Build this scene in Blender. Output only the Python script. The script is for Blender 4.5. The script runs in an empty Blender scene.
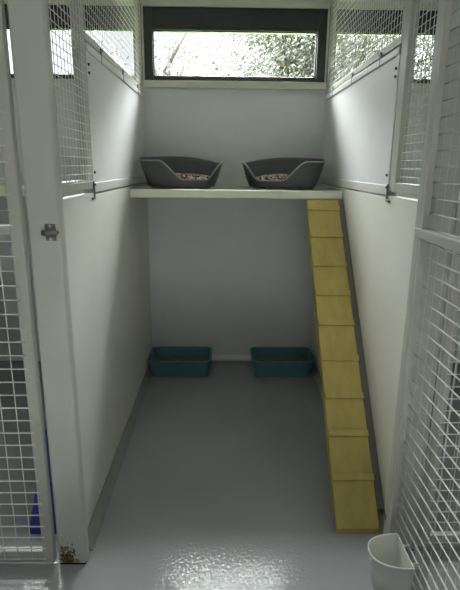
import bpy, bmesh, math, random
from mathutils import Vector, Matrix
random.seed(7)
S = bpy.context.scene
COL = S.collection
PI = math.pi

# ---------------------------------------------------------------- camera
CAM = (-0.0771, 0.0, 1.4432)
cd = bpy.data.cameras.new('camera'); cam = bpy.data.objects.new('camera', cd); COL.objects.link(cam)
cd.sensor_fit = 'HORIZONTAL'; cd.sensor_width = 36.0; cd.lens = 494.49 / 460 * 36.0
cd.clip_start = 0.02; cd.clip_end = 200
cam.matrix_world = (Matrix.Translation(CAM) @ Matrix.Rotation(-0.0168, 4, 'Z')
                    @ Matrix.Rotation(PI / 2 - 0.2567, 4, 'X') @ Matrix.Rotation(0.0099, 4, 'Z'))
S.camera = cam
# ---------------------------------------------------------------- world: bright overcast sky
w = bpy.data.worlds.new('overcast_sky'); S.world = w; w.use_nodes = True
nt = w.node_tree; bg = nt.nodes['Background']
tc = nt.nodes.new('ShaderNodeTexCoord'); sp = nt.nodes.new('ShaderNodeSeparateXYZ'); rp = nt.nodes.new('ShaderNodeValToRGB')
nt.links.new(tc.outputs['Generated'], sp.inputs[0]); nt.links.new(sp.outputs['Z'], rp.inputs[0]); nt.links.new(rp.outputs[0], bg.inputs['Color'])
rp.color_ramp.elements[0].position = 0.24; rp.color_ramp.elements[0].color = (0.0150, 0.0150, 0.0156, 1)
rp.color_ramp.elements[1].position = 0.50; rp.color_ramp.elements[1].color = (1.0, 1.0, 1.0, 1)
bg.inputs['Strength'].default_value = 95.0
# ---------------------------------------------------------------- view
S.view_settings.view_transform = 'Standard'; S.view_settings.look = 'None'
S.view_settings.gamma = 1; S.view_settings.use_curve_mapping = False
S.view_settings.exposure = 0.08
FILL_LAMP_STRENGTH = 4.0  # unseen lamps added to lift the dark post and door faces
FILL_LAMP_SPOTS = [(-2.3, 0.25), (0.0, 0.25), (2.3, 0.25)]
# sky portals at the three panes and at the added low window
for px, py, pz, sx, sz, rx in ((-1.19, 3.60, 2.147, 1.1, 0.3, -PI / 2), (0, 3.60, 2.147, 1.1, 0.3, -PI / 2), (1.19, 3.60, 2.147, 1.1, 0.3, -PI / 2), (0.0, -1.17, 0.36, 0.9, 0.5, PI / 2)):
    ld = bpy.data.lights.new('sky_portal', 'AREA'); ld.shape = 'RECTANGLE'; ld.size = sx; ld.size_y = sz
    ld.cycles.is_portal = True
    lo = bpy.data.objects.new('sky_portal', ld); COL.objects.link(lo)
    lo.location = (px, py, pz); lo.rotation_euler = (rx, 0, 0)

# ---------------------------------------------------------------- helpers
def mat(name, col, rough=0.5, metal=0.0, var=0.06, vscale=6.0, bump=0.0, bscale=60.0, spec=0.5, coat=0.0, stretch=None):
    m = bpy.data.materials.new(name); m.use_nodes = True
    n, l = m.node_tree.nodes, m.node_tree.links
    b = n['Principled BSDF']
    b.inputs['Roughness'].default_value = rough; b.inputs['Metallic'].default_value = metal
    b.inputs['Specular IOR Level'].default_value = spec
    b.inputs['Coat Weight'].default_value = coat
    t = n.new('ShaderNodeTexCoord'); mp = n.new('ShaderNodeMapping')
    l.new(t.outputs['Object'], mp.inputs[0])
    if stretch: mp.inputs['Scale'].default_value = stretch
    no = n.new('ShaderNodeTexNoise'); no.inputs['Scale'].default_value = vscale; no.inputs['Detail'].default_value = 5
    l.new(mp.outputs[0], no.inputs['Vector'])
    r = n.new('ShaderNodeValToRGB'); l.new(no.outputs['Fac'], r.inputs[0])
    r.color_ramp.elements[0].position = 0.3; r.color_ramp.elements[1].position = 0.7
    r.color_ramp.elements[0].color = tuple(c * (1 - var) for c in col) + (1,)
    r.color_ramp.elements[1].color = tuple(min(1, c * (1 + var)) for c in col) + (1,)
    l.new(r.outputs[0], b.inputs['Base Color'])
    if bump:
        nb = n.new('ShaderNodeTexNoise'); nb.inputs['Scale'].default_value = bscale; nb.inputs['Detail'].default_value = 3
        l.new(t.outputs['Object'], nb.inputs['Vector'])
        bu = n.new('ShaderNodeBump'); bu.inputs['Strength'].default_value = bump; bu.inputs['Distance'].default_value = 0.002
        l.new(nb.outputs['Fac'], bu.inputs['Height']); l.new(bu.outputs[0], b.inputs['Normal'])
    m['ramp'] = 1
    return m

def box(bm, lo, hi, bev=0.0, seg=2):
    g = bmesh.new()
    vs = [g.verts.new((x, y, z)) for x in (lo[0], hi[0]) for y in (lo[1], hi[1]) for z in (lo[2], hi[2])]
    for f in ((0, 1, 3, 2), (4, 6, 7, 5), (0, 4, 5, 1), (2, 3, 7, 6), (0, 2, 6, 4), (1, 5, 7, 3)):
        g.faces.new([vs[i] for i in f])
    if bev: bmesh.ops.bevel(g, geom=g.edges[:], offset=bev, segments=seg, profile=0.5, affect='EDGES')
    bmesh.ops.recalc_face_normals(g, faces=g.faces[:])
    merge(bm, g)

def merge(bm, g):
    m = {}
    for v in g.verts: m[v] = bm.verts.new(v.co)
    for f in g.faces:
        try:
            nf = bm.faces.new([m[v] for v in f.verts]); nf.smooth = f.smooth
        except ValueError: pass
    g.free()

def tube(bm, p0, p1, r, n=8, r1=None, smooth=True):
    p0, p1 = Vector(p0), Vector(p1); d = (p1 - p0).normalized()
    a = d.orthogonal().normalized(); b = d.cross(a); r1 = r if r1 is None else r1
    A = [bm.verts.new(p0 + r * (math.cos(2 * PI * i / n) * a + math.sin(2 * PI * i / n) * b)) for i in range(n)]
    B = [bm.verts.new(p1 + r1 * (math.cos(2 * PI * i / n) * a + math.sin(2 * PI * i / n) * b)) for i in range(n)]
    for i in range(n):
        f = bm.faces.new((A[i], A[(i + 1) % n], B[(i + 1) % n], B[i])); f.smooth = smooth
    bm.faces.new(A[::-1]); bm.faces.new(B)

def extr(bm, poly, a0, a1, axis='y'):
    """poly: points in the plane across the axis; for y: (x,z); x: (y,z); z: (x,y)"""
    def P(u, v, t):
        return {'y': (u, t, v), 'x': (t, u, v), 'z': (u, v, t)}[axis]
    A = [bm.verts.new(P(u, v, a0)) for u, v in poly]; B = [bm.verts.new(P(u, v, a1)) for u, v in poly]
    fs = [bm.faces.new(A), bm.faces.new(B[::-1])]
    for i in range(len(poly)):
        j = (i + 1) % len(poly); fs.append(bm.faces.new((A[i], B[i], B[j], A[j])))
    bmesh.ops.recalc_face_normals(bm, faces=fs)

def obj(name, bm, m, parent=None, loc=None):
    me = bpy.data.meshes.new(name); bm.to_mesh(me); bm.free()
    o = bpy.data.objects.new(name, me); COL.objects.link(o)
    me.materials.append(m)
    if parent is not None: o.parent = parent
    if loc: o.location = loc
    return o

def N(): return bmesh.new()
def bx(name, lo, hi, m, parent=None, bev=0.0):
    b = N(); box(b, lo, hi, bev); return obj(name, b, m, parent)
def tag(o, label, cat, group=None, kind=None):
    o['label'] = label; o['category'] = cat
    if group: o['group'] = group
    if kind: o['kind'] = kind
    return o
def thing(name, label, cat, loc=(0, 0, 0), rz=0.0, group=None):
    o = bpy.data.objects.new(name, None); COL.objects.link(o); o.empty_display_size = 0.1
    o.location = loc; o.rotation_euler = (0, 0, rz)
    return tag(o, label, cat, group)
def struct(o): o['kind'] = 'structure'; return o
def copy_tree(o, parent=None):
    c = o.copy(); COL.objects.link(c); c.parent = parent
    for ch in [q for q in bpy.data.objects if q.parent == o]: copy_tree(ch, c)
    return c

# ---------------------------------------------------------------- materials
WHITE = mat('white_laminate', (0.74, 0.74, 0.68), 0.38, var=0.03, vscale=3, bump=0.05, bscale=25)
UPPER = mat('white_upper_laminate', (0.74, 0.74, 0.74), 0.35, var=0.03, vscale=4, bump=0.06, bscale=20)
BACKW = mat('grey_white_laminate', (0.66, 0.67, 0.68), 0.45, var=0.03, vscale=3)
PAINT = mat('grey_white_powder_coat', (0.50, 0.52, 0.47), 0.35, var=0.04, vscale=9)
FRAME = mat('door_frame_paint', (0.50, 0.51, 0.46), 0.32, var=0.04, vscale=9)
WIRE = mat('white_wire', (0.80, 0.81, 0.77), 0.35, var=0.05, vscale=20)
CREAM = mat('cream_trim', (0.62, 0.61, 0.52), 0.4, var=0.03, vscale=6)
SHELF = mat('cream_shelf_laminate', (0.74, 0.74, 0.60), 0.35, var=0.04, vscale=8)
RAIL = mat('white_channel', (0.66, 0.66, 0.64), 0.3, var=0.03)
DARK = mat('charcoal_aluminium', (0.022, 0.024, 0.025), 0.4, var=0.15, vscale=12)
METAL = mat('dull_dark_steel', (0.20, 0.195, 0.18), 0.4, metal=0.8, var=0.25, vscale=60)
BLACK = mat('black_bolt', (0.015, 0.015, 0.015), 0.4, var=0.1)
PLINTH = mat('grey_plinth', (0.33, 0.335, 0.32), 0.3, var=0.12, vscale=10)
CEIL = mat('ceiling_paint', (0.80, 0.80, 0.77), 0.8, var=0.02)
YELLOW = mat('yellow_painted_wood', (0.45, 0.36, 0.105), 0.5, var=0.10, vscale=9, bump=0.1, bscale=40, stretch=(3, 1, 1))
YELLOWD = mat('yellow_painted_edge', (0.45, 0.37, 0.07), 0.55, var=0.12, vscale=30)
BLUE = mat('blue_painted_wood', (0.03, 0.03, 0.30), 0.45, var=0.12, vscale=9)
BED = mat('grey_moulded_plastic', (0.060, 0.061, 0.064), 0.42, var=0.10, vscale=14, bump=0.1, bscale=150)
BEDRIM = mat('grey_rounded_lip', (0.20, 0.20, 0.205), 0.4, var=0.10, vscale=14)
TEAL = mat('teal_plastic', (0.085, 0.215, 0.265), 0.35, var=0.08, vscale=10)
CUPM = mat('white_plastic', (0.70, 0.71, 0.66), 0.35, var=0.02)
BARK = mat('bark', (0.022, 0.020, 0.016), 0.9, var=0.3, vscale=20)
SHADE_STRIP = mat('dark_grey_shade', (0.13, 0.13, 0.115), 0.6, var=0.1, vscale=15)  # shade of the gap beside the ramp, put into a colour
SKIRT = mat('white_skirting', (0.86, 0.85, 0.76), 0.4, var=0.03)
BOUNCE_PAVE = mat('pale_bounce_concrete', (0.40, 0.39, 0.36), 0.9, var=0.1, vscale=2)
GROUND = mat('grass', (0.06, 0.09, 0.03), 0.9, var=0.4, vscale=2)

# window glass: nearly clear thin pane
GLASS = bpy.data.materials.new('window_glass'); GLASS.use_nodes = True
n, l = GLASS.node_tree.nodes, GLASS.node_tree.links
for q in list(n): n.remove(q)
out = n.new('ShaderNodeOutputMaterial'); mx = n.new('ShaderNodeMixShader'); tr = n.new('ShaderNodeBsdfTransparent'); gl = n.new('ShaderNodeBsdfGlossy')
fr = n.new('ShaderNodeFresnel'); fr.inputs[0].default_value = 1.3; gl.inputs['Roughness'].default_value = 0.02
tr.inputs[0].default_value = (0.95, 0.97, 0.96, 1)
l.new(fr.outputs[0], mx.inputs[0]); l.new(tr.outputs[0], mx.inputs[1]); l.new(gl.outputs[0], mx.inputs[2]); l.new(mx.outputs[0], out.inputs[0])

# painted concrete floor, glossy with orange peel
FLOOR = bpy.data.materials.new('grey_epoxy_floor'); FLOOR.use_nodes = True
n, l = FLOOR.node_tree.nodes, FLOOR.node_tree.links; b = n['Principled BSDF']
t = n.new('ShaderNodeTexCoord')
a1 = n.new('ShaderNodeTexNoise'); a1.inputs['Scale'].default_value = 1.6; a1.inputs['Detail'].default_value = 6; l.new(t.outputs['Object'], a1.inputs['Vector'])
r1 = n.new('ShaderNodeValToRGB'); r1.color_ramp.elements[0].color = (0.33, 0.345, 0.365, 1); r1.color_ramp.elements[1].color = (0.39, 0.405, 0.425, 1)
r1.color_ramp.elements[0].position = 0.3; r1.color_ramp.elements[1].position = 0.7; l.new(a1.outputs['Fac'], r1.inputs[0])
a2 = n.new('ShaderNodeTexVoronoi'); a2.inputs['Scale'].default_value = 95.0; l.new(t.outputs['Object'], a2.inputs['Vector'])
r2 = n.new('ShaderNodeValToRGB'); r2.color_ramp.elements[0].position = 0.035; r2.color_ramp.elements[0].color = (0.35, 0.35, 0.35, 1)
r2.color_ramp.elements[1].position = 0.06; r2.color_ramp.elements[1].color = (1, 1, 1, 1); l.new(a2.outputs['Distance'], r2.inputs[0])
mm = n.new('ShaderNodeMixRGB'); mm.blend_type = 'MULTIPLY'; mm.inputs[0].default_value = 0.7
l.new(r1.outputs[0], mm.inputs[1]); l.new(r2.outputs[0], mm.inputs[2]); l.new(mm.outputs[0], b.inputs['Base Color'])
b.inputs['Roughness'].default_value = 0.055; b.inputs['IOR'].default_value = 1.5; b.inputs['Specular IOR Level'].default_value = 0.13
a3 = n.new('ShaderNodeTexNoise'); a3.inputs['Scale'].default_value = 75; a3.inputs['Detail'].default_value = 2; l.new(t.outputs['Object'], a3.inputs['Vector'])
bu = n.new('ShaderNodeBump'); bu.inputs['Strength'].default_value = 0.85; bu.inputs['Distance'].default_value = 0.0011
l.new(a3.outputs['Fac'], bu.inputs['Height']); l.new(bu.outputs[0], b.inputs['Normal'])

# corner post paint with a rust stain near its foot
POST = mat('post_paint_with_rust', (0.56, 0.58, 0.53), 0.33, var=0.03, vscale=5)
n, l = POST.node_tree.nodes, POST.node_tree.links; b = n['Principled BSDF']
base = b.inputs['Base Color'].links[0].from_socket
t = n.new('ShaderNodeTexCoord'); mp = n.new('ShaderNodeMapping'); mp.inputs['Location'].default_value = (0.016, 0, -0.030)
mp.vector_type = 'POINT'; l.new(t.outputs['Object'], mp.inputs[0])
mp2 = n.new('ShaderNodeMapping'); mp2.inputs['Scale'].default_value = (25, 0, 14); l.new(mp.outputs[0], mp2.inputs[0])
ln = n.new('ShaderNodeVectorMath'); ln.operation = 'LENGTH'; l.new(mp2.outputs[0], ln.inputs[0])
ns = n.new('ShaderNodeTexNoise'); ns.inputs['Scale'].default_value = 70; ns.inputs['Detail'].default_value = 4; l.new(t.outputs['Object'], ns.inputs['Vector'])
ad = n.new('ShaderNodeMath'); ad.operation = 'MULTIPLY_ADD'; ad.inputs[1].default_value = 3.2; l.new(ns.outputs['Fac'], ad.inputs[0]); l.new(ln.outputs['Value'], ad.inputs[2])
rm = n.new('ShaderNodeValToRGB'); l.new(ad.outputs[0], rm.inputs[0])
sub = n.new('ShaderNodeMath'); sub.operation = 'SUBTRACT'; sub.inputs[1].default_value = 1.75; l.new(ad.outputs[0], sub.inputs[0]); l.new(sub.outputs[0], rm.inputs[0])
rm.color_ramp.elements[0].position = 0.45; rm.color_ramp.elements[0].color = (1, 1, 1, 1)
rm.color_ramp.elements[1].position = 0.60; rm.color_ramp.elements[1].color = (0, 0, 0, 1)
rc = n.new('ShaderNodeValToRGB'); ns2 = n.new('ShaderNodeTexNoise'); ns2.inputs['Scale'].default_value = 130; l.new(t.outputs['Object'], ns2.inputs['Vector']); l.new(ns2.outputs['Fac'], rc.inputs[0])
rc.color_ramp.elements[0].position = 0.4; rc.color_ramp.elements[0].color = (0.03, 0.016, 0.006, 1); rc.color_ramp.elements[1].position = 0.65; rc.color_ramp.elements[1].color = (0.33, 0.20, 0.05, 1)
mr = n.new('ShaderNodeMixRGB'); l.new(rm.outputs[0], mr.inputs[0]); l.new(base, mr.inputs[1]); l.new(rc.outputs[0], mr.inputs[2]); l.new(mr.outputs[0], b.inputs['Base Color'])

# fleecy pink, white and black flecked fabric
FLEECE = bpy.data.materials.new('flecked_fleece'); FLEECE.use_nodes = True
n, l = FLEECE.node_tree.nodes, FLEECE.node_tree.links; b = n['Principled BSDF']; b.inputs['Roughness'].default_value = 0.95
t = n.new('ShaderNodeTexCoord'); v = n.new('ShaderNodeTexVoronoi'); v.inputs['Scale'].default_value = 115; l.new(t.outputs['Object'], v.inputs['Vector'])
sc = n.new('ShaderNodeSeparateColor'); l.new(v.outputs['Color'], sc.inputs[0])
r = n.new('ShaderNodeValToRGB'); r.color_ramp.interpolation = 'CONSTANT'; l.new(sc.outputs[0], r.inputs[0])
e = r.color_ramp.elements; e[0].position = 0; e[0].color = (0.03, 0.025, 0.025, 1); e[1].position = 0.36; e[1].color = (0.52, 0.30, 0.30, 1)
q = e.new(0.62); q.color = (0.75, 0.66, 0.64, 1); q = e.new(0.84); q.color = (0.25, 0.13, 0.13, 1)
l.new(r.outputs[0], b.inputs['Base Color'])

LITTER = bpy.data.materials.new('brown_litter'); LITTER.use_nodes = True
n, l = LITTER.node_tree.nodes, LITTER.node_tree.links; b = n['Principled BSDF']; b.inputs['Roughness'].default_value = 0.95
t = n.new('ShaderNodeTexCoord'); v = n.new('ShaderNodeTexVoronoi'); v.inputs['Scale'].default_value = 130; l.new(t.outputs['Object'], v.inputs['Vector'])
sc = n.new('ShaderNodeSeparateColor'); l.new(v.outputs['Color'], sc.inputs[0])
r = n.new('ShaderNodeValToRGB'); l.new(sc.outputs[0], r.inputs[0])
r.color_ramp.elements[0].color = (0.10, 0.07, 0.04, 1); r.color_ramp.elements[1].color = (0.26, 0.20, 0.12, 1)
l.new(r.outputs[0], b.inputs['Base Color'])

LEAF = mat('leaf_green', (0.026, 0.028, 0.020), 0.6, var=0.35, vscale=3)
LEAF2 = mat('leaf_grey_green', (0.027, 0.028, 0.027), 0.6, var=0.35, vscale=3)
FILL_LAMPM = bpy.data.materials.new('fill_light_emitter'); FILL_LAMPM.use_nodes = True
b = FILL_LAMPM.node_tree.nodes['Principled BSDF']; b.inputs['Emission Color'].default_value = (1.0, 0.97, 0.90, 1); b.inputs['Emission Strength'].default_value = FILL_LAMP_STRENGTH  # glow of the added fill lights

# ================================================================ SETTING
CZ = 2.62
struct(bx('floor', (-3.3, -1.1, -0.08), (3.3, 3.62, 0.0), FLOOR))
struct(bx('ceiling', (-3.3, -1.1, CZ), (3.3, 3.62, CZ + 0.08), CEIL))
bm = N()
WX, WZ0, WZ1 = 0.45, 0.10, 0.56  # opening cut for an added window behind the camera
box(bm, (-3.3, -1.18, 0), (-WX, -1.1, CZ)); box(bm, (WX, -1.18, 0), (3.3, -1.1, CZ)); box(bm, (-WX, -1.18, 0), (WX, -1.1, WZ0)); box(bm, (-WX, -1.18, WZ1), (WX, -1.1, CZ))
struct(obj('wall_front', bm, BACKW))
bm = N()
box(bm, (-WX, -1.17, WZ0), (-WX + .04, -1.11, WZ1)); box(bm, (WX - .04, -1.17, WZ0), (WX, -1.11, WZ1)); box(bm, (-WX + .04, -1.17, WZ0), (WX - .04, -1.11, WZ0 + .04)); box(bm, (-WX + .04, -1.17, WZ1 - .04), (WX - .04, -1.11, WZ1))
f_ = struct(obj('fill_window', bm, DARK)); bx('window_pane', (-WX + .04, -1.145, WZ0 + .04), (WX - .04, -1.141, WZ1 - .04), GLASS, f_)  # unseen low window, added to let fill light onto the front faces
struct(bx('wall_far_left', (-3.38, -1.1, 0), (-3.3, 3.62, CZ), BACKW))
struct(bx('wall_far_right', (3.3, -1.1, 0), (3.38, 3.62, CZ), BACKW))
PITCH = 1.19
bm = N()
box(bm, (-3.3, 3.51, 0), (3.3, 3.62, 1.95)); box(bm, (-3.3, 3.51, 2.43), (3.3, 3.62, CZ))
box(bm, (-3.3, 3.51, 1.95), (-1.5 * PITCH, 3.62, 2.43)); box(bm, (1.5 * PITCH, 3.51, 1.95), (3.3, 3.62, 2.43))
struct(obj('wall_back', bm, BACKW))
struct(bx('ground', (-30, 3.7, -0.2), (30, 60, -0.1), GROUND))
struct(bx('bounce_paving', (-12, -14, -0.2), (12, -1.2, -0.1), BOUNCE_PAVE))  # unseen, added to bounce sky light in through the low window

def window(name, cx):
    bm = N(); x0, x1 = cx - PITCH / 2 + 0.004, cx + PITCH / 2 - 0.004
    gx0, gx1 = cx - 0.536, cx + 0.534
    y0, y1 = 3.505, 3.60
    box(bm, (x0, y0, 1.952), (gx0, y1, 2.428), 0.003); box(bm, (gx1, y0, 1.952), (x1, y1, 2.428), 0.003)
    box(bm, (gx0, y0 + .004, 1.952), (gx1, y1, 2.008), 0.003)
    box(bm, (gx0, y0 + .012, 2.283), (gx1, y1, 2.428), 0.003)
    box(bm, (gx0 - .012, y0 - .006, 2.305), (gx1 + .012, y0 + .02, 2.318), 0.002)
    f = struct(obj(name, bm, DARK))
    bx('window_pane', (gx0, 3.555, 2.008), (gx1, 3.559, 2.283), GLASS, f)
    b = N(); box(b, (gx0, 3.535, 2.008), (gx0 + .006, 3.553, 2.283)); box(b, (gx1 - .006, 3.535, 2.008), (gx1, 3.553, 2.283))
    box(b, (gx0, 3.535, 2.008), (gx1, 3.553, 2.014)); box(b, (gx0, 3.535, 2.277), (gx1, 3.553, 2.283))
    obj('glazing_bead', b, DARK, f)
    return f
window('window_1', 0.0); window('window_2', -PITCH); window('window_3', PITCH)
# cream casing round each window
for k, cx in enumerate((0.0, -PITCH, PITCH)):
    bm = N()
    w0 = 0.604 if k == 0 else 0.560
    box(bm, (cx - w0 + .003, 3.478, 1.930), (cx + w0 - .003, 3.504, 1.976), 0.004)
    box(bm, (cx - w0 + .003, 3.485, 2.411), (cx + w0 - .003, 3.504, 2.452), 0.004)
    if k == 0:
        box(bm, (cx - w0 + .003, 3.485, 1.976), (cx - 0.589, 3.504, 2.411), 0.003)
        box(bm, (cx + 0.589, 3.485, 1.976), (cx + w0 - .003, 3.504, 2.411), 0.003)
    struct(obj('trim_%d' % (k + 1), bm, CREAM))

# partitions
def partition(name, s):
    X = lambda a, b: (min(s * a, s * b), max(s * a, s * b))
    x0, x1 = X(0.60, 0.64)
    ys = 1.582 if s < 0 else 1.645
    bm = N(); box(bm, (x0, ys, 0.058), (x1, 3.508, 1.322), 0.002)
    base = struct(obj(name, bm, WHITE))
    x0, x1 = X(0.603, 0.637)
    bx('upper_panel', (x0, 2.06, 1.368), (x1, 3.508, 1.868), UPPER, base)
    x0, x1 = X(0.597, 0.643)
    bx('joint_channel', (x0, 2.06, 1.329), (x1, 3.508, 1.370), RAIL, base, 0.004)
    x0, x1 = X(0.595, 0.645)
    bx('top_channel', (x0, 2.06, 1.862), (x1, 3.478, 1.890), RAIL, base, 0.003)
    x0, x1 = X(0.599, 0.641)
    bx('lower_cap', (x0, ys, 1.321), (x1, 2.06, 1.328), RAIL, base, 0.002)
    x0, x1 = X(0.5995, 0.603)
    bx('end_strip', (x0, 2.06, 1.37), (x1, 2.085, 1.862), UPPER, base)
    for (yy, zz) in ((2.082, 1.815), (2.082, 1.785), (2.082, 1.41)):
        b = N(); tube(b, (s * 0.5995, yy, zz), (s * 0.594, yy, zz), 0.0055, 10); obj('bolt', b, BLACK, base)
    return base
partition('wall_left', -1); partition('wall_right', 1)
for name, x in (('wall_pen_divider_left', -1.86), ('wall_pen_divider_right', 1.83)):
    struct(bx(name, (x - .02, 1.62, 0.0), (x + .02, 3.508, 1.9), WHITE))

def plinth(name, s, xo):
    bm = N(); extr(bm, [(s * 0.569, 0.0), (s * 0.572, 0.008), (s * 0.598, 0.044), (s * 0.603, 0.048), (s * 0.637, 0.048), (s * 0.64, 0.0)], 1.60 if s < 0 else 1.65, 3.506, 'y')
    return struct(obj(name, bm, PLINTH))
plinth('baseboard_left', -1, 0); plinth('baseboard_right', 1, 0)
struct(bx('baseboard_back', (-0.568, 3.482, 0.022), (0.568, 3.509, 0.056), SKIRT, None, 0.005))

# ================================================================ POSTS
def post(s, label):
    # local origin at outer face centre of the foot; front at local y=0
    t = thing('corner_post', label, 'post', (s * 0.6255, 1.530 if s < 0 else 1.592, 0.0))
    b = N(); box(b, (-0.052, 0, 0.004), (0.052, 0.050, CZ - .004), 0.012, 4)
    for f in b.faces: f.smooth = True
    c = obj('post_column', b, POST if s < 0 else PAINT, t)
    c.data.polygons.foreach_set('use_smooth', [True] * len(c.data.polygons))
    b = N(); box(b, (-0.048, 0.003, 0.0005), (0.047, 0.054, 0.0055), 0.001); obj('sealant', b, BLACK, t)
    return t
pl = post(-1, 'wide grey-white corner post left of the pen opening, rust at its foot')
pr = post(1, 'wide grey-white corner post right of the pen opening, behind the open mesh door')
# strike latch on left post
lat = pl
b = N(); box(b, (0.004, -0.003, 1.212), (0.036, 0.001, 1.264), 0.001)
pt = obj('latch_plate', b, METAL, lat); pt['label'] = 'dark steel latch plate'
b = N(); tube(b, (-0.004, -0.010, 1.237), (0.042, -0.010, 1.237), 0.0085, 12); box(b, (0.010, -0.012, 1.226), (0.030, -0.002, 1.248), 0.002)
tube(b, (0.038, -0.010, 1.237), (0.0475, -0.010, 1.241), 0.005, 10)
obj('latch_barrel', b, METAL, pt)
for zz in (1.2175, 1.2575):
    b = N(); tube(b, (0.020, -0.003, zz), (0.020, -0.006, zz), 0.0045, 10); obj('screw', b, RAIL, pt)

# ================================================================ MESH SCREENS
def grid_yz(b, x, y0, y1, z0, z1, dy, dz, r, xo):
    k = int((y1 - y0) / dy)
    off = ((y1 - y0) - k * dy) / 2
    for i in range(k + 1): tube(b, (x + xo, y0 + off + i * dy, z0), (x + xo, y0 + off + i * dy, z1), r, 6)
    k = int((z1 - z0) / dz)
    for i in range(k + 1): tube(b, (x, y0, z0 + i * dz), (x, y1, z0 + i * dz), r, 6)
ZT = 2.60
def bay_screen(s, label):
    t = thing('mesh_screen', label, 'mesh screen', (s * 0.615, 1.83, 1.30))
    def B(lo, hi, b): # absolute coordinates to local
        box(b, (min(s * lo[0], s * hi[0]) - s * 0.615, lo[1] - 1.83, lo[2] - 1.30), (max(s * lo[0], s * hi[0]) - s * 0.615, hi[1] - 1.83, hi[2] - 1.30), 0.003)
    b = N()
    sw = 1.985; ys = 1.582 if s < 0 else 1.645
    B((0.602, sw, 1.345), (0.632, 2.057, ZT), b); B((0.602, ys, 1.345), (0.632, ys + .022, ZT), b)
    B((0.602, ys + .022, 1.348), (0.632, sw, 1.383), b); B((0.602, ys + .022, ZT - .03), (0.632, sw, ZT), b)
    obj('screen_frame', b, FRAME, t)
    b = N(); xw = s * ((0.5985 if s < 0 else 0.618) - 0.615)
    y1 = 2.045 if s < 0 else 1.990
    grid_yz(b, xw, ys + .008 - 1.83, y1 - 1.83, 0.075, ZT - 1.312, 0.0365, 0.0305, 0.00145, s * 0.0026)
    obj('wire_mesh', b, WIRE, t)
    b = N(); box(b, (-s * 0.615 + s * 0.5965 - 0.003, 0.219, 0.012), (-s * 0.615 + s * 0.5965 + 0.003, 0.229, 0.075), 0.001)
    box(b, (-s * 0.615 + s * 0.5965 - 0.004, 0.190, 0.004), (-s * 0.615 + s * 0.5965 + 0.004, 0.229, 0.013), 0.001)
    obj('bracket', b, METAL, t)
    b = N(); tube(b, (-s * 0.0185, 0.224, 0.062), (-s * 0.026, 0.224, 0.062), 0.005, 10); obj('bolt', b, BLACK, t)
    return t
bay_screen(-1, 'tall narrow wire mesh bay above the left partition, just behind the rusty post')
bay_screen(1, 'tall narrow wire mesh bay above the right partition, beside the open door')

def top_screen(s, label):
    o = (s * 0.617, 2.76, 1.90)
    t = thing('mesh_screen', label, 'mesh screen', o)
    def B(lo, hi, b, bv=0.003):
        box(b, (min(s * lo[0], s * hi[0]) - o[0], lo[1] - o[1], lo[2] - o[2]), (max(s * lo[0], s * hi[0]) - o[0], hi[1] - o[1], hi[2] - o[2]), bv)
    b = N()
    B((0.601, 2.060, 1.899), (0.631, 3.476, 1.928), b); B((0.601, 2.060, ZT - .03), (0.631, 3.476, ZT), b)
    B((0.601, 3.425, 1.928), (0.631, 3.476, ZT - .03), b); B((0.601, 2.060, 1.928), (0.631, 2.075, ZT - .03), b)
    obj('screen_frame', b, FRAME, t)
    b = N(); xw = s * 0.607 - o[0]
    grid_yz(b, xw, 2.075 - o[1], 3.435 - o[1], 0.02, ZT - 0.012 - o[2], 0.0365, 0.0305, 0.0014, s * 0.0026)
    obj('wire_mesh', b, WIRE, t)
    for yy in (2.30, 2.78, 3.25):
        b = N(); B((0.594, yy - .006, 1.862), (0.600, yy + .006, 1.916), b, 0.001); B((0.594, yy - .004, 1.906), (0.600, yy + .03, 1.916), b, 0.001)
        br = obj('bracket', b, METAL, t)
        b = N(); tube(b, (s * 0.594 - o[0], yy + .022, 1.880 - o[2]), (s * 0.589 - o[0], yy + .022, 1.880 - o[2]), 0.006, 10); obj('bolt', b, BLACK, br)
    return t
top_screen(-1, 'long wire mesh screen on top of the left solid panel up to the ceiling')
top_screen(1, 'long wire mesh screen on top of the right solid panel up to the ceiling')

# ================================================================ DOORS
def mesh_door(label, loc, rz, W=1.13, hinges=True, flange=False, vr=0.0019, hr=0.0022):
    H = 2.20
    t = thing('mesh_door', label, 'door', loc, rz)
    b = N()
    box(b, (-0.040, 0, 0), (0, 0.030, H), 0.004); box(b, (-W, 0, 0), (-W + 0.040, 0.030, H), 0.004)
    box(b, (-W + .040, 0.001, 0), (-0.040, 0.029, 0.050), 0.004); box(b, (-W + .040, 0.001, H - .05), (-0.040, 0.029, H), 0.004)
    # wide back flange of the stiles
    if flange: box(b, (-0.058, 0.024, 0.0), (-0.038, 0.029, H), 0.001)
    obj('door_frame', b, FRAME, t)
    b = N(); box(b, (-W + .03, 0.003, 1.212), (-0.006, 0.0315, 1.242), 0.003); obj('middle_rail', b, FRAME, t)
    b = N(); dz = 0.047; dx = 0.050
    for i in range(int((H - 0.04) / dz)): tube(b, (-W + .02, -0.0025, 0.02 + i * dz), (-0.026, -0.0025, 0.02 + i * dz), hr, 6)
    for i in range(1, int((W - 0.02) / dx)): tube(b, (-0.030 - i * dx, 0.0015, 0.012), (-0.030 - i * dx, 0.0015, H - .01), vr, 6)
    obj('wire_mesh', b, WIRE, t)
    for zz in ((0.16, 1.98) if hinges else ()):
        b = N(); tube(b, (0.004, 0.026, zz - .016), (0.004, 0.026, zz + .016), 0.005, 10); box(b, (-0.018, 0.0295, zz - .012), (0.002, 0.032, zz + .012), 0.001)
        obj('hinge', b, METAL, t)
    return t
open_door = mesh_door('white wire mesh door of this pen, swung open on the right with cup', (0.571, 1.585, 0.015), PI / 2, flange=True, vr=0.0005, hr=0.0024)
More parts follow.
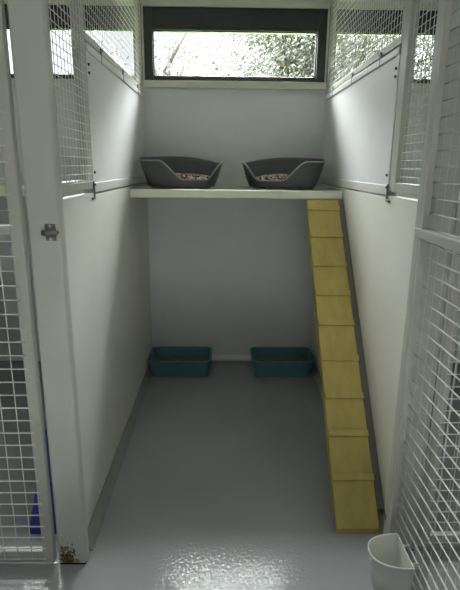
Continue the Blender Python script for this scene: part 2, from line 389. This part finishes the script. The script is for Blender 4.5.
left_door = mesh_door('white wire mesh door of the neighbouring pen, left of the rusty post', (-0.690, 1.525, 0.015), 0, hinges=False)
right_door = mesh_door('white wire mesh door of the right-hand pen, closed, seen through the open door', (0.694 + 1.13, 1.60, 0.015), 0)

# ================================================================ SHELVES
def shelf(label, x0, x1):
    xm = (x0 + x1) / 2
    t = thing('shelf', label, 'shelf', (xm, 3.16, 1.265))
    bx('board', (x0 - xm, 2.832 - 3.16, 0.0), (x1 - xm, 3.506 - 3.16, 0.042), SHELF, t, 0.002)
    bx('edge_strip', (x0 - xm, 2.818 - 3.16, -0.003), (x1 - xm, 2.832 - 3.16, 0.045), SHELF, t, 0.005)
    return t
shelf('cream shelf across the middle pen holding the two grey cat beds', -0.5965, 0.5965)
shelf('pale shelf in the neighbouring pen behind the left mesh door', -1.835, -0.644)
shelf('pale shelf in the right-hand pen, seen through the mesh bay', 0.644, 1.805)

# ================================================================ CAT BEDS
def smooth(a, b, x):
    t = max(0, min(1, (x - a) / (b - a))); return t * t * (3 - 2 * t)
def rim_h(x, y, s):
    """x,y local -1..1; s=+1: opening leans to +x"""
    u = x * s
    front = smooth(0.15, -0.45, y)                 # 1 at the front
    cut = smooth(-0.50, 0.10, u) * (1 - smooth(0.72, 0.99, u))
    hi = 0.156 + 0.026 * max(0.0, 1 - (u + 0.35) ** 2 / 1.5) * smooth(-0.2, 0.3, y) - 0.008 * smooth(0, 1, u)
    return hi - (hi - 0.050) * cut * front
def sup(th, a, b, e=2.7):
    c, s_ = math.cos(th), math.sin(th)
    return (a * math.copysign(abs(c) ** (2 / e), c), b * math.copysign(abs(s_) ** (2 / e), s_))
def cat_bed(label, loc, s):
    t = thing('cat_bed', label, 'cat bed', loc)
    n = 96; A, Bd = 0.252, 0.190; a, bd = 0.196, 0.146; Z0 = 0.012
    b = N(); rings = []
    K = 8
    def ring(k, inset):
        R = []
        for i in range(n):
            th = 2 * PI * i / n
            ux, uy = sup(th, 1, 1); h = rim_h(ux, uy, s)
            f = k / K; z = Z0 + (h - Z0) * f
            g = (z - Z0) / 0.16; g = g ** 0.85 if g > 0 else 0
            ax, ay = a + (A - a) * g - inset, bd + (Bd - bd) * g - inset
            x, y = sup(th, ax, ay)
            R.append(b.verts.new((x, y, z + (0.006 if inset and k == 0 else 0))))
        return R
    for k in range(K + 1): rings.append(ring(k, 0))
    for k in range(K, -1, -1): rings.append(ring(k, 0.007))
    for p, q in zip(rings, rings[1:]):
        for i in range(n):
            f = b.faces.new((p[i], p[(i + 1) % n], q[(i + 1) % n], q[i])); f.smooth = True
    b.faces.new(rings[0][::-1]); b.faces.new(rings[-1])
    bmesh.ops.recalc_face_normals(b, faces=b.faces[:])
    obj('shell', b, BED, t)
    # rolled lip
    b = N(); R = []
    for i in range(n):
        th = 2 * PI * i / n; ux, uy = sup(th, 1, 1); h = rim_h(ux, uy, s)
        g = ((h - Z0) / 0.16) ** 0.85; x, y = sup(th, a + (A - a) * g, bd + (Bd - bd) * g)
        R.append(Vector((x, y, h)))
    vr = []
    for i in range(n):
        d = (R[(i + 1) % n] - R[i - 1]).normalized(); o_ = Vector((d.y, -d.x, 0)).normalized(); up = o_.cross(d)
        vr.append([b.verts.new(R[i] + 0.0045 * math.cos(q) * o_ * 1.6 + 0.0045 * math.sin(q) * up) for q in [2 * PI * j / 8 for j in range(8)]])
    for i in range(n):
        for j in range(8):
            f = b.faces.new((vr[i][j], vr[(i + 1) % n][j], vr[(i + 1) % n][(j + 1) % 8], vr[i][(j + 1) % 8])); f.smooth = True
    bmesh.ops.recalc_face_normals(b, faces=b.faces[:])
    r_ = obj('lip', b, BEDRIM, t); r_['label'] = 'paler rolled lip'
    for fx, fy in ((-.14, -.10), (.14, -.10), (-.14, .10), (.14, .10)):
        b = N(); box(b, (fx - .03, fy - .018, 0), (fx + .03, fy + .018, 0.0125), 0.003); obj('foot', b, BED, t)
    return t
def blanket(label, loc, s):
    b = N(); n, K = 48, 10; A, Bd = 0.165, 0.115; rings = []
    rnd = random.Random(3 if s > 0 else 5)
    ph = [rnd.uniform(0, 6) for _ in range(4)]
    top = []
    for k in range(1, K + 1):
        f = k / K; R = []
        for i in range(n):
            th = 2 * PI * i / n; x, y = sup(th, A * f * (1 + .02 * math.sin(5 * th + ph[0])), Bd * f, 2.4)
            z = 0.052 * (1 - f ** 4) ** 0.5 + 0.006 * math.sin(30 * x + ph[1]) * math.sin(34 * y + ph[2]) * (1 - f * .6) if k < K else 0.006
            R.append(b.verts.new((x, y, max(z, 0.004))))
        rings.append(R)
    c = b.verts.new((0, 0, 0.052))
    for i in range(n): b.faces.new((c, rings[0][i], rings[0][(i + 1) % n]))
    for p, q in zip(rings, rings[1:]):
        for i in range(n): b.faces.new((p[i], q[i], q[(i + 1) % n], p[(i + 1) % n]))
    bt = [b.verts.new((v.co.x, v.co.y, 0.0)) for v in rings[-1]]
    for i in range(n): b.faces.new((rings[-1][i], bt[i], bt[(i + 1) % n], rings[-1][(i + 1) % n]))
    b.faces.new(bt[::-1])
    bmesh.ops.recalc_face_normals(b, faces=b.faces[:])
    for f in b.faces: f.smooth = True
    o = obj('blanket', b, FLEECE, None, loc); tag(o, label, 'blanket')
    return o
ZS = 1.309
cat_bed('dark grey plastic cat bed at the left end of the shelf', (-0.322, 3.07, ZS), 1)
cat_bed('dark grey plastic cat bed on the shelf above the yellow ramp', (0.283, 3.07, ZS), -1)
blanket('pink and black flecked fleece blanket inside the left cat bed', (-0.300, 3.06, ZS + 0.030), 1)
blanket('pink and black flecked fleece blanket inside the right cat bed', (0.262, 3.06, ZS + 0.030), -1)

# ================================================================ LITTER TRAYS
def rrect(x0, x1, y0, y1, r, k=5):
    P = []
    for cx, cy, a0 in ((x1 - r, y1 - r, 0), (x0 + r, y1 - r, PI / 2), (x0 + r, y0 + r, PI), (x1 - r, y0 + r, 1.5 * PI)):
        for i in range(k + 1): q = a0 + PI / 2 * i / k; P.append((cx + r * math.cos(q), cy + r * math.sin(q)))
    return P
def loft(b, rings, cap0=True, cap1=True):
    V = [[b.verts.new(p) for p in R] for R in rings]
    for p, q in zip(V, V[1:]):
        for i in range(len(p)):
            f = b.faces.new((p[i], p[(i + 1) % len(p)], q[(i + 1) % len(p)], q[i])); f.smooth = False
    if cap0: b.faces.new(V[0][::-1])
    if cap1: b.faces.new(V[-1])
    bmesh.ops.recalc_face_normals(b, faces=b.faces[:])
def R3(P, z): return [(x, y, z) for x, y in P]
def tray(label, loc):
    t = thing('litter_tray', label, 'litter tray', loc)
    b = N()
    loft(b, [R3(rrect(-.197, .197, -.115, .115, .03), 0.0), R3(rrect(-.212, .212, -.134, .134, .035), 0.118), R3(rrect(-.208, .208, -.130, .130, .032), 0.118),
             R3(rrect(-.194, .194, -.112, .112, .028), 0.006)])
    obj('basin', b, TEAL, t)
    b = N()
    loft(b, [R3(rrect(-.212, .212, -.134, .134, .035), 0.117), R3(rrect(-.222, .222, -.143, .143, .04), 0.114), R3(rrect(-.223, .223, -.144, .144, .04), 0.124), R3(rrect(-.220, .220, -.141, .141, .038), 0.130),
             R3(rrect(-.211, .211, -.133, .133, .034), 0.129), R3(rrect(-.208, .208, -.130, .130, .032), 0.117)], False, False)
    obj('rim', b, TEAL, t)
    return t
def litter(label, loc, seed):
    b = N(); rnd = random.Random(seed); nx, ny = 40, 24; V = []
    x0, x1, y0, y1 = -.193, .193, -.111, .111
    ph = [rnd.uniform(0, 6) for _ in range(4)]
    for j in range(ny + 1):
        for i in range(nx + 1):
            u_, v_ = 2 * i / nx - 1, 2 * j / ny - 1; k_ = 1 - 0.09 * abs(u_ * v_) ** 6; x = x1 * u_ * k_; y = y1 * v_ * k_
            e = min(1, min(i, nx - i, j, ny - j) / 3)
            z = 0.050 + e * (0.006 * math.sin(14 * x + ph[0]) + 0.006 * math.sin(22 * y + ph[1]) + rnd.uniform(-.0025, .0025))
            V.append(b.verts.new((x, y, z)))
    W = nx + 1
    for j in range(ny):
        for i in range(nx): b.faces.new((V[j * W + i], V[j * W + i + 1], V[(j + 1) * W + i + 1], V[(j + 1) * W + i]))
    ring = [V[i] for i in range(nx)] + [V[j * W + nx] for j in range(ny)] + [V[ny * W + i] for i in range(nx, 0, -1)] + [V[j * W] for j in range(ny, 0, -1)]
    bt = [b.verts.new((v.co.x, v.co.y, 0.0)) for v in ring]
    for i in range(len(ring)): b.faces.new((ring[i], bt[i], bt[(i + 1) % len(ring)], ring[(i + 1) % len(ring)]))
    b.faces.new(bt[::-1]); bmesh.ops.recalc_face_normals(b, faces=b.faces[:])
    o = obj('litter', b, LITTER, None, loc); tag(o, label, 'cat litter', None, 'stuff'); return o
tray('teal plastic litter tray on the floor in the left back corner', (-0.370, 3.336, 0))
tray('teal plastic litter tray on the floor beside the yellow ramp', (0.353, 3.336, 0))
litter('brown litter in the teal tray in the left back corner', (-0.370, 3.336, 0.0065), 1)
litter('brown litter in the teal tray beside the yellow ramp', (0.353, 3.336, 0.0065), 2)

# ================================================================ RAMPS
def ramp(label, xc, m, me, shade_strip=False):
    a = Vector((0, 1.690, 0.024)); c = Vector((0, 2.800, 1.266))     # top surface, foot to head
    L = (c - a).length; ang = math.atan2(c.z - a.z, c.y - a.y)
    t = thing('ramp', label, 'ramp', (xc, a.y, 0.0))
    M = Matrix.Translation((0, 0, a.z)) @ Matrix.Rotation(ang, 4, 'X')
    hw = 0.0865
    def part(name, boxes, mt):
        b = N()
        for lo, hi, bv in boxes: box(b, lo, hi, bv)
        b.transform(M); return obj(name, b, mt, t)
    b = N(); k = 0.018 / math.cos(ang)
    sl = (c.z - a.z) / (c.y - a.y); y0 = (k - a.z) / sl
    extr(b, [(0.0, a.z), (0.0, 0.001), (max(0.002, y0) + 0.0, 0.001), (c.y - a.y - 0.004, c.z - k - 0.004 * sl), (c.y - a.y - 0.004, c.z - 0.004 * sl)], -hw, hw, 'x')
    obj('board', b, m, t)
    part('side_rail', [((hw - .016, 0.060, -0.055), (hw, L - 0.10, -0.018), 0.002)], me)
    part('side_rail', [((-hw, 0.060, -0.055), (-hw + .016, L - 0.10, -0.018), 0.002)], me)
    if shade_strip: part('wall_shade_strip', [((hw + 0.0005, 0.075, -0.055), (0.1185, L - 0.004, -0.001), 0.001)], SHADE_STRIP)  # dark strip added as the band of shade between ramp and wall
    ss = [2.72, 2.902, 3.071, 3.25, 3.431, 3.595, 3.763, 3.942, 4.12]
    for i, q in enumerate(ss):
        s1 = q - 2.537
        part('cleat', [((-hw + 0.001, s1, -0.0005), (hw + 0.001, s1 + 0.028, 0.013), 0.0015)], m)
    return t
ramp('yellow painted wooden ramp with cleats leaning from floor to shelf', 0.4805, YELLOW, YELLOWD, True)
ramp('blue painted ramp in the neighbouring pen, glimpsed left of the rusty post', -0.7585, BLUE, BLUE)

# ================================================================ CUP
t = thing('plastic_cup', 'white half-round plastic cup hooked on the open mesh door', 'cup', (0.543, 1.374, 0.055))
def dshape(w, d, k=28):
    # flat side at x=0, bulging to -x
    P = []
    e = 2.35
    for i in range(k + 1):
        q = -PI / 2 + PI * i / k
        P.append((-d * max(0, math.cos(q)) ** (2 / e), w * math.copysign(abs(math.sin(q)) ** (2 / e), math.sin(q))))
    return P
b = N(); Hc = 0.148
loft(b, [R3(dshape(.062, .098), 0.0), R3(dshape(.070, .110), Hc * .5), R3(dshape(.077, .122), Hc - .008), R3(dshape(.079, .125), Hc - .006), R3(dshape(.0795, .126), Hc),
         R3([(x - .003, y) for x, y in dshape(.0755, .119)], Hc), R3([(x - .003, y) for x, y in dshape(.066, .104)], Hc * .5), R3([(x - .003, y) for x, y in dshape(.058, .092)], 0.004)])
bmesh.ops.recalc_face_normals(b, faces=b.faces[:])
for f in b.faces:
    if abs(f.normal.z) < .5 and abs(f.normal.x) < .999: f.smooth = True
obj('cup_body', b, CUPM, t)
for yy in (-0.035, 0.045):
    b = N(); tube(b, (-0.001, yy, Hc - .022), (0.029, yy, Hc - .022), 0.0035, 8); tube(b, (0.029, yy, Hc - .019), (0.029, yy, Hc - .042), 0.0033, 8)
    obj('hook', b, CUPM, t)

# ================================================================ ADDED FILL LIGHTS (unseen, on the aisle ceiling)
first = None
for i, (lx, ly) in enumerate(FILL_LAMP_SPOTS):
    t = thing('fill_ceiling_light', ('added unseen fill light over the aisle, leftmost of the three', 'added unseen fill light over the aisle in front of the open pen', 'added unseen fill light over the aisle, rightmost of the three')[i], 'added fill light', (lx, ly, CZ), 0, 'added aisle fill lights')
    b = N(); box(b, (-0.62, -0.17, -0.035), (0.62, 0.17, -0.0005), 0.004); obj('fill_light_housing', b, RAIL, t)
    b = N(); box(b, (-0.59, -0.14, -0.055), (0.59, 0.14, -0.036), 0.006); obj('fill_diffuser', b, FILL_LAMPM, t)

# ================================================================ TREES OUTSIDE
def tree(label, x, y, h, spread, nl, seed, leafm, zlo=0.0, lw=0.05, clump=0.28, gens=3, nb=6, lean=0.0):
    rnd = random.Random(seed)
    t = thing('tree', label, 'tree', (x, y, -0.1), 0, None)
    b = N(); tips = []
    def branch(p, d, ln, r, g):
        q = p + d * ln; tube(b, p, q, r, 6, r * 0.65); 
        if g <= 1: tips.append(p + d * ln * .5)
        if g == 0: tips.append(q); return
        for k in range(nb if g == gens else 4):
            nd = (d * 0.55 + Vector((rnd.uniform(-1, 1), rnd.uniform(-1, 1), rnd.uniform(-.25, .7))) * spread).normalized()
            branch(p + d * ln * rnd.uniform(.55, 1.0), nd, ln * rnd.uniform(.5, .72), r * .55, g - 1)
    branch(Vector((0, 0, 0)), Vector((lean, 0, 1)).normalized(), h * 0.48, 0.05 + 0.012 * h, gens)
    obj('trunk', b, BARK, t)
    vs, fs = [], []
    for i in range(nl):
        c = rnd.choice(tips) + Vector((rnd.gauss(0, clump), rnd.gauss(0, clump), rnd.gauss(0, clump)))
        a = Vector((rnd.gauss(0, 1), rnd.gauss(0, 1), rnd.gauss(0, 1))).normalized(); u = a.orthogonal().normalized() ; v_ = a.cross(u)
        L_ = lw * rnd.uniform(.6, 1.3); k = len(vs)
        vs += [c - u * L_, c + v_ * L_ * .42, c + u * L_, c - v_ * L_ * .42]; fs.append((k, k + 1, k + 2, k + 3))
    me = bpy.data.meshes.new('foliage'); me.from_pydata([tuple(v_) for v_ in vs], [], fs)
    o = bpy.data.objects.new('foliage', me); COL.objects.link(o); o.parent = t; me.materials.append(leafm)
    return t
tree('broad leafy tree outside, filling the right half of the middle window', 1.20, 10.0, 5.2, 0.75, 46000, 11, LEAF, lw=0.034)
tree('leafy tree outside the right-hand pen window', 5.6, 13.8, 6.2, 0.7, 42000, 12, LEAF2, lw=0.038)
tree('thin leafy sapling outside, at the left edge of the middle window', -0.80, 6.3, 3.75, 0.45, 1700, 17, LEAF2, lw=0.024, clump=0.07, gens=2, nb=6)
tree('sparse tree outside the left-hand pen window', -4.4, 10.4, 4.4, 0.7, 1200, 14, LEAF2, lw=0.045, gens=2)
